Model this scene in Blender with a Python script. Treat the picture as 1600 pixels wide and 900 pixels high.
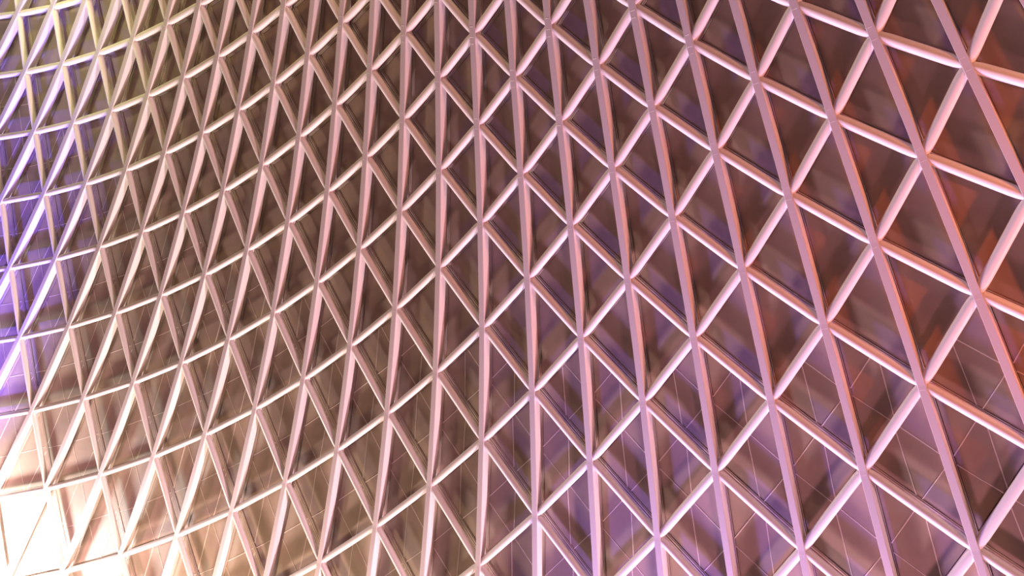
import bpy, math
import numpy as np
from mathutils import Matrix, Vector

for o in list(bpy.data.objects):
    bpy.data.objects.remove(o, do_unlink=True)
scene = bpy.context.scene
COL = scene.collection
S = 0.6                                   # metres per model unit

# ---------------------------------------------------------------- roof surface
# a shallow vault of revolution (radial ribs i, rings j), r(j), z(j) with small corrections
Q = np.array([-0.223103, -1.81051, -1.76757, 0.192063, -4.12971, -43.9017, 24.314, 0.546627, 45.7999, 20.4668, 5.18415, 1.02389, 2.07405, 0.999704, 0.0888217, 0.338914, -0.0084673, -0.0227063, -0.00173099, 0.113033, 0.267653, -0.00241349, 0.0886125, 0.275475, -0.0924685, 0.252049, -0.31982, 0.000792454, 0.0284053, 0.134835, -0.0581051, 0.00684429, 0.0769602, 0.0557911, -0.0961953])


def rodrigues(w):
    t = np.linalg.norm(w)
    k = w / t
    K = np.array([[0, -k[2], k[1]], [k[2], 0, -k[0]], [-k[1], k[0], 0]])
    return np.eye(3) + math.sin(t) * K + (1 - math.cos(t)) * K @ K


def surf_raw(i, j):
    a = i / 10.0
    s = (j - 4) / 8.0
    T = np.array([a, a * a, a * s, a * a * s, a * s * s, a ** 3, s ** 4])
    th = Q[7] * a + T @ Q[21:28] * .02
    r = Q[8] + Q[9] * s + Q[10] * s * s + Q[11] * s ** 3 + T @ Q[14:21]
    z = s * 2 + Q[12] * s * s + Q[13] * s ** 3 + T @ Q[28:35]
    return np.array([r * math.cos(th), r * math.sin(th), z])


RC = rodrigues(Q[1:4])
CAM0 = -RC.T @ Q[4:7]                     # eye point in roof coordinates
FLIP = np.diag([1.0, -1.0, -1.0])


def to_world(v):
    w = FLIP @ (np.asarray(v) - CAM0) * S
    return w + np.array([0, 0, 1.6])


def surf(i, j):
    return to_world(surf_raw(i, j))


def frame_at(i, j):
    """point, unit tangent across ribs, unit tangent outward along rib, unit normal (up, away from the hall)"""
    e = 1e-3
    c = surf(i, j)
    du = (surf(i + e, j) - surf(i - e, j))
    dv = (surf(i, j + e) - surf(i, j - e))
    du /= np.linalg.norm(du)
    dv /= np.linalg.norm(dv)
    n = np.cross(du, dv)
    n /= np.linalg.norm(n)
    if n[2] < 0:
        n = -n
    return c, du, dv, n


# ---------------------------------------------------------------- camera
cam_data = bpy.data.cameras.new('camera')
cam = bpy.data.objects.new('camera', cam_data)
COL.objects.link(cam)
A = FLIP @ RC.T                           # columns: image right, image down, view direction
m = Matrix(((A[0, 0], -A[0, 1], -A[0, 2], 0), (A[1, 0], -A[1, 1], -A[1, 2], 0), (A[2, 0], -A[2, 1], -A[2, 2], 1.6), (0, 0, 0, 1)))
cam.matrix_world = m
cam_data.sensor_width = 36
cam_data.lens = 36 * math.exp(Q[0])
cam_data.clip_end = 500
scene.camera = cam

# ---------------------------------------------------------------- ambient light of the hall
world = bpy.data.worlds.new('world')
scene.world = world
world.use_nodes = True
bg = world.node_tree.nodes['Background']
bg.inputs[0].default_value = (1.0, 0.50, 0.50, 1)
bg.inputs[1].default_value = 0.115

scene.view_settings.view_transform = 'Standard'
scene.view_settings.look = 'None'
scene.view_settings.gamma = 1
scene.view_settings.exposure = 0.0


# ---------------------------------------------------------------- stage lamps of the hall and one added fill (all outside the frame)
def lamp(name, i, j, out, h, color, watts, radius, aim=None, cone=None):
    """lamp placed from lattice point (i, j): 'out' metres further along the rib, 'h' metres below the roof"""
    c, du, dv, n = frame_at(i, j)
    pos = c + dv * out - n * h
    L = bpy.data.lights.new(name, 'SPOT' if cone else 'POINT')
    L.color = color
    L.energy = watts
    L.shadow_soft_size = radius
    o = bpy.data.objects.new(name, L)
    o.location = pos
    COL.objects.link(o)
    if cone:
        L.spot_size = math.radians(cone)
        L.spot_blend = 1.0
        t = surf(*aim)
        o.rotation_euler = Vector(t - pos).to_track_quat('-Z', 'Y').to_euler()
    return o


# row of uplighters along the outer foot of the vault, grazing it
lamp('uplight', 3, 12, 9, 2.6, (1.0, 0.64, 0.74), 31000, 0.6)
lamp('uplight', -5, 13, 8, 2.6, (1.0, 0.74, 0.63), 27000, 0.5)
lamp('uplight', 12, 12, 4, 2.6, (0.95, 0.52, 0.75), 5000, 0.6)
lamp('spill_light', -10.0, 13, 3.4, 2.3, (1.0, 0.90, 0.88), 10000, 0.6)
lamp('blue_spot', -11, 14, 4, 4.0, (0.16, 0.10, 1.0), 65000, 0.3, aim=(-13.6, 9.4), cone=36)
lamp('olive_spot', -15, 2, 0, 7.0, (0.60, 0.60, 0.26), 1900, 0.5, aim=(-14.5, 3), cone=95)
lamp('amber_spot', -17, 0, 0, 3.0, (0.62, 0.58, 0.22), 1500, 0.4)
lamp('amber_spot', -7, -8, 0, 4.0, (0.80, 0.48, 0.24), 1500, 0.5)
lamp('orange_spot', 14, 3, 0, 3.0, (1.0, 0.42, 0.22), 1600, 0.4)
lamp('red_spot', 14, 9, 0, 6.0, (1.0, 0.15, 0.02), 7500, 0.35, aim=(7.5, 4.5), cone=44)
lamp('violet_spot', 0, 12, 5, 5.0, (0.30, 0.18, 1.0), 20000, 0.6, aim=(7, 5), cone=75)
lamp('warm_spot', 13, 12, 3, 5.0, (1.0, 0.42, 0.14), 3500, 0.5, aim=(4, 8), cone=80)
lamp('rose_fill', 5, 12, 0, 5.5, (1.0, 0.42, 0.58), 3600, 0.6)  # added fill, no fixture of the hall: brightens the lower cladding
lamp('tan_spot', -5, 13, 0, 5.0, (1.0, 0.70, 0.42), 2800, 0.6)
lamp('pink_spot', -10, 13, 4, 6.0, (1.0, 0.45, 0.50), 3500, 0.6)


# ---------------------------------------------------------------- materials
def paint(name, base, rough, bump=0.0, scale=40.0, var=0.06, spec=0.4):
    mt = bpy.data.materials.new(name)
    mt.use_nodes = True
    nt = mt.node_tree
    b = nt.nodes['Principled BSDF']
    tc = nt.nodes.new('ShaderNodeTexCoord')
    nz = nt.nodes.new('ShaderNodeTexNoise')
    nz.inputs['Scale'].default_value = scale
    nz.inputs['Detail'].default_value = 4
    nt.links.new(tc.outputs['Object'], nz.inputs['Vector'])
    rp = nt.nodes.new('ShaderNodeMapRange')
    rp.inputs['To Min'].default_value = 1 - var
    rp.inputs['To Max'].default_value = 1 + var
    nt.links.new(nz.outputs['Fac'], rp.inputs['Value'])
    mx = nt.nodes.new('ShaderNodeVectorMath')
    mx.operation = 'SCALE'
    mx.inputs[0].default_value = base
    nt.links.new(rp.outputs[0], mx.inputs['Scale'])
    nt.links.new(mx.outputs[0], b.inputs['Base Color'])
    b.inputs['Roughness'].default_value = rough
    b.inputs['Specular IOR Level'].default_value = spec
    if bump:
        bp = nt.nodes.new('ShaderNodeBump')
        bp.inputs['Strength'].default_value = bump
        bp.inputs['Distance'].default_value = 0.01
        nt.links.new(nz.outputs['Fac'], bp.inputs['Height'])
        nt.links.new(bp.outputs[0], b.inputs['Normal'])
    return mt


STEEL = paint('white_painted_steel', (0.78, 0.74, 0.72), 0.42, 0.05, 30, 0.04)
FLANGE = paint('shade_toned_flange', (0.52, 0.47, 0.49), 0.5, 0.05, 60, 0.05)  # rib paint darkened: the downward face's dimmer light is put into the colour
PANEL = paint('matt_cladding_panel', (0.33, 0.26, 0.205), 0.6, 0.0, 3, 0.10, 0.3)
TRIM = paint('panel_trim', (0.46, 0.38, 0.32), 0.5, 0.0, 8, 0.05)
SEAM = paint('panel_seam', (0.72, 0.64, 0.58), 0.5, 0.0, 8, 0.05)
DARK = paint('dark_backing', (0.03, 0.02, 0.02), 0.9)


# ---------------------------------------------------------------- mesh helpers
def obj(name, verts, faces, mats, parent=None, smooth=False, fm=None, location=None):
    me = bpy.data.meshes.new(name)
    me.from_pydata([tuple(v) for v in verts], [], faces)
    for q in (mats if isinstance(mats, list) else [mats]):
        me.materials.append(q)
    if smooth:
        me.shade_smooth()
    if fm:
        for k, f in enumerate(me.polygons):
            f.material_index = fm[k]
    me.update()
    o = bpy.data.objects.new(name, me)
    COL.objects.link(o)
    if parent:
        o.parent = parent
    return o


def sweep(rings, closed=True, caps=True):
    """rings: list of equally long point loops -> verts, faces"""
    n = len(rings[0])
    V = [q for r in rings for q in r]
    F = []
    for a in range(len(rings) - 1):
        for k in range(n if closed else n - 1):
            k2 = (k + 1) % n
            F.append((a * n + k, a * n + k2, (a + 1) * n + k2, (a + 1) * n + k))
    if caps:
        F.append(tuple(range(n))[::-1])
        F.append(tuple((len(rings) - 1) * n + k for k in range(n)))
    return V, F


# sizes in metres
FW = 0.28 * S          # rib face width
RD = 0.50 * S          # rib depth
TR = 0.190 * S         # strut radius
TD = 0.22 * S          # depth of the strut axis behind the rib face
CD = 0.72 * S          # depth of the cladding behind the rib face

I0, I1 = -18, 10


def j_range(i):
    """rings built on rib i (those in view and a margin around them)"""
    top = np.interp(i, [-18, -16, -13, -10, -6, 0, 5, 8, 10], [4, 3, 1.5, -0.5, -1.6, -2, -1, 0.5, 2])
    bot = np.interp(i, [-18, -16, -13, -9, -5, 0, 5, 7, 8, 10], [6, 8, 11, 14, 11.5, 9.5, 9.2, 7.5, 6, 5])
    a = int(math.floor(top)) - 3
    b = int(math.ceil(bot)) + 2
    if (i + a) % 2:
        a -= 1
    if (i + b) % 2:
        b += 1
    return a, b


NODE = {}
for i in range(I0, I1 + 1):
    a, b = j_range(i)
    for j in range(a, b + 1, 2):
        NODE[(i, j)] = frame_at(i, j)

ORD = ['first', 'second', 'third', 'fourth', 'fifth', 'sixth', 'seventh', 'eighth', 'ninth', 'tenth', 'eleventh', 'twelfth',
       'thirteenth', 'fourteenth', 'fifteenth', 'sixteenth', 'seventeenth', 'eighteenth', 'nineteenth', 'twentieth']


def rib_label(i):
    if i < -16:
        return 'curved white steel rib just past the left edge, %s' % ('nearer one' if i == -17 else 'further one')
    if i < -12:
        k = {-13: 'longest', -14: 'second longest', -15: 'third longest', -16: 'shortest'}[i]
        return 'steel rib cutting across the top left corner, %s of those there, in violet light' % k
    if i == 8:
        return 'straight mauve steel rib slanting through the top right corner'
    if i == 9:
        return 'steel rib just touching the very corner at top right'
    if i > 9:
        return 'straight steel rib just past the right edge'
    tone = ('curved white steel rib in blue and violet light' if i < -10 else
            'curved cream steel rib reaching the white glare' if i < -7 else
            'gently curved cream and pink steel rib' if i < -3 else
            'nearly upright dusty pink steel rib' if i < 1 else
            'pink steel rib leaning slightly left at its top' if i < 4 else
            'mauve steel rib leaning left')
    return '%s, %s from the left at mid height' % (tone, ORD[i + 12])


def rib_point(i, j):
    """rib axis is straight between nodes"""
    return NODE[(i, j)]


for i in range(I0, I1 + 1):
    a, b = j_range(i)
    js = list(range(a, b + 1, 2))
    c0 = NODE[(i, js[len(js) // 2])][0]
    root = bpy.data.objects.new('roof_rib', None)
    root.empty_display_size = 0.2
    root.location = c0
    COL.objects.link(root)
    root['label'] = rib_label(i)
    root['category'] = 'roof rib'
    root['group'] = 'radial steel ribs of the roof lattice'
    off = np.array(c0)
    # local frames of the rib at its nodes (tangent along the chord)
    fr = []
    for k, j in enumerate(js):
        c, du, dv, n = NODE[(i, j)]
        x = np.cross(dv, n)
        x /= np.linalg.norm(x)
        if x @ du < 0:
            x = -x
        fr.append((c - off, x, dv, n))
    h = FW / 2
    lip = 0.012
    # face plate with a fine chamfer
    rings = []
    for c, x, v, n in fr:
        rings.append([c - x * (h - .006), c - x * h + n * .006, c - x * h + n * .02, c + x * h + n * .02, c + x * h + n * .006, c + x * (h - .006)])
    V, F = sweep(rings)
    obj('face_plate', V, F, FLANGE, root)
    for s in (-1, 1):
        rings = []
        for c, x, v, n in fr:
            o_, i_ = s * (h - .004), s * (h - .022)
            rings.append([c + x * o_ + n * .02, c + x * o_ + n * RD, c + x * i_ + n * RD, c + x * i_ + n * .02])
        V, F = sweep(rings)
        obj('web_plate', V, F, STEEL, root)
    rings = []
    for c, x, v, n in fr:
        rings.append([c - x * h + n * RD, c - x * h + n * (RD + .015), c + x * h + n * (RD + .015), c + x * h + n * RD])
    V, F = sweep(rings)
    obj('back_plate', V, F, STEEL, root)
    # welded splice at each node: sleeve slightly proud of the box, with two weld beads on the face
    for k, j in enumerate(js):
        c, x, v, n = fr[k]
        V, F = [], []
        rings = []
        for t, g in ((-.20, -.002), (-.12, .008), (.12, .010), (.30, -.002)):
            q = c + v * t
            w = h + g
            rings.append([q - x * w + n * .012, q - x * w + n * (RD - .03), q + x * w + n * (RD - .03), q + x * w + n * .012])
        V, F = sweep(rings)
        obj('node_sleeve', V, F, STEEL, root)
        V, F = [], []
        for t, wd in ((-.17, .55), (.10, .7), (.27, .6)):
            q = c + v * t - x * h * (1 - wd) * .3
            r2 = []
            for e in (-wd * h, wd * h):
                r2.append([q + x * e - v * .006, q + x * e - n * .004, q + x * e + v * .006, q + x * e + n * .004])
            v2, f2 = sweep(r2)
            F += [tuple(z + len(V) for z in f) for f in f2]
            V += v2
        obj('weld_bead', V, F, STEEL, root)
    # tubular struts running to the next rib on the right
    for j in js:
        for dj in (-1, 1):
            if (i + 1, j + dj) not in NODE:
                continue
            c, du, dv, n = NODE[(i, j)]
            c2, du2, dv2, n2 = NODE[(i + 1, j + dj)]
            p0 = c + n * TD - off
            p1 = c2 + n2 * TD - off
            d = p1 - p0
            L = np.linalg.norm(d)
            d /= L
            nn = (n + n2)
            nn -= d * (nn @ d)
            nn /= np.linalg.norm(nn)
            y = np.cross(nn, d)
            rings = []
            t0 = h * .7
            for t, r in ((t0, .80), (t0 + .06, .86), (t0 + .16, .96), (t0 + .30, 1), (L / 2, 1), (L - t0 - .30, 1), (L - t0 - .16, .96), (L - t0 - .06, .86), (L - t0, .80)):
                rings.append([p0 + d * t + (y * math.cos(q) * r + nn * math.sin(q)) * TR * (1 + .010 * max(i, -2)) for q in [2 * math.pi * z / 16 for z in range(16)]])
            V, F = sweep(rings)
            obj('strut', V, F, STEEL, root, smooth=True)

# ---------------------------------------------------------------- ceiling: dark backing, cladding bays, panels
V, F = [], []
gi = [I0 + k for k in range(I1 - I0 + 1)]
gj = list(range(-8, 18))
for i in gi:
    for j in gj:
        c, du, dv, n = frame_at(i, j)
        V.append(c + n * (CD + .16))
n_ = len(gj)
for a in range(len(gi) - 1):
    for b in range(n_ - 1):
        F.append((a * n_ + b, a * n_ + b + 1, (a + 1) * n_ + b + 1, (a + 1) * n_ + b))
ceiling = obj('ceiling', V, F, DARK)
ceiling['kind'] = 'structure'


def inset(T, w):
    """inset the triangle T by w on all sides"""
    out = []
    for k in range(3):
        P, A1, B1 = T[k], T[(k + 1) % 3], T[(k + 2) % 3]
        a = (A1 - P) / np.linalg.norm(A1 - P)
        b = (B1 - P) / np.linalg.norm(B1 - P)
        s = math.sqrt(max(1e-9, (1 - (a @ b) ** 2)))
        out.append(P + (a + b) * w / s)
    return out


def ring_bar(V, F, T, n, w0, w1, f, t):
    """raised triangular frame between insets w0 and w1; front at depth f, thickness t"""
    o = inset(T, w0)
    q = inset(T, w1)
    ch = .006
    o2 = inset(T, w0 + ch)
    q2 = inset(T, w1 - ch)
    s = len(V)
    V += [v + n * (f + t) for v in o] + [v + n * (f + ch) for v in o] + [v + n * f for v in o2] + [v + n * f for v in q2] + [v + n * (f + ch) for v in q] + [v + n * (f + t) for v in q]
    for r in range(5):
        for k in range(3):
            F.append((s + r * 3 + k, s + r * 3 + (k + 1) % 3, s + r * 3 + 3 + (k + 1) % 3, s + r * 3 + 3 + k))


def plate(T, n, t, ch=.005):
    """flat panel with a chamfered front edge, any number of corners"""
    m_ = len(T)
    cen = sum(T) / m_
    q = [v + (cen - v) / np.linalg.norm(cen - v) * ch * 1.5 for v in T]
    V = q + [v + n * ch for v in T] + [v + n * t for v in T]
    F = [tuple(range(m_))]
    for r in (0, m_):
        for k in range(m_):
            F.append((r + k, r + (k + 1) % m_, r + m_ + (k + 1) % m_, r + m_ + k))
    return V, F


for i in range(I0, I1):
    tris = []
    for (a, b) in [k for k in NODE if k[0] == i]:
        if (i, b + 2) in NODE and (i + 1, b + 1) in NODE:
            tris.append(((i, b), (i, b + 2), (i + 1, b + 1)))
    for (a, b) in [k for k in NODE if k[0] == i + 1]:
        if (i + 1, b + 2) in NODE and (i, b + 1) in NODE:
            tris.append(((i + 1, b), (i + 1, b + 2), (i, b + 1)))
    V, F, M = [], [], []
    panels = []
    for T3 in tris:
        P3 = [NODE[k][0] + NODE[k][3] * CD for k in T3]
        n = sum(NODE[k][3] for k in T3)
        n = np.cross(P3[1] - P3[0], P3[2] - P3[0])
        n /= np.linalg.norm(n)
        if n[2] < 0:
            n = -n
        f0 = len(F)
        ring_bar(V, F, P3, n, .010, .058, 0.0, .05)
        ring_bar(V, F, P3, n, .068, .092, .006, .05)
        M += [0] * (len(F) - f0)
        I3 = inset(P3, .100)
        mj = sum(k[1] for k in T3) / 3
        if mj < 5.5:
            panels.append(([v + n * .025 for v in I3], n))
        else:
            # three corner panels and a six-sided middle one, pale cover strips on the joints
            def cut(k, f):
                return I3[k] + (I3[(k + 1) % 3] - I3[k]) * f, I3[k] + (I3[(k + 2) % 3] - I3[k]) * f
            fr_ = .465
            hexa = []
            for k in range(3):
                e1, e2 = cut(k, fr_)
                panels.append(([v + n * .02 for v in inset([I3[k], e1, e2], .006)], n))
                g1, g2 = cut(k, fr_ + .008)
                hexa += [g2, g1]
            panels.append(([v + n * .02 for v in hexa], n))
            f0 = len(F)
            for k in range(3):
                A1, B1 = cut(k, fr_ + .004)
                d = (B1 - A1) / np.linalg.norm(B1 - A1)
                y = np.cross(n, d)
                w = .017
                rr = [[A1 - y * w + n * .03, A1 - y * w * .5 + n * .010, A1 + y * w * .5 + n * .010, A1 + y * w + n * .03],
                      [B1 - y * w + n * .03, B1 - y * w * .5 + n * .010, B1 + y * w * .5 + n * .010, B1 + y * w + n * .03]]
                v2, f2 = sweep(rr)
                F += [tuple(z + len(V) for z in f) for f in f2]
                V += v2
            M += [1] * (len(F) - f0)
    bay = obj('cladding_bay', V, F, [TRIM, SEAM], ceiling, fm=M)
    for T, n in panels:
        v2, f2 = plate(T, n, .03)
        obj('panel', v2, f2, PANEL, bay)
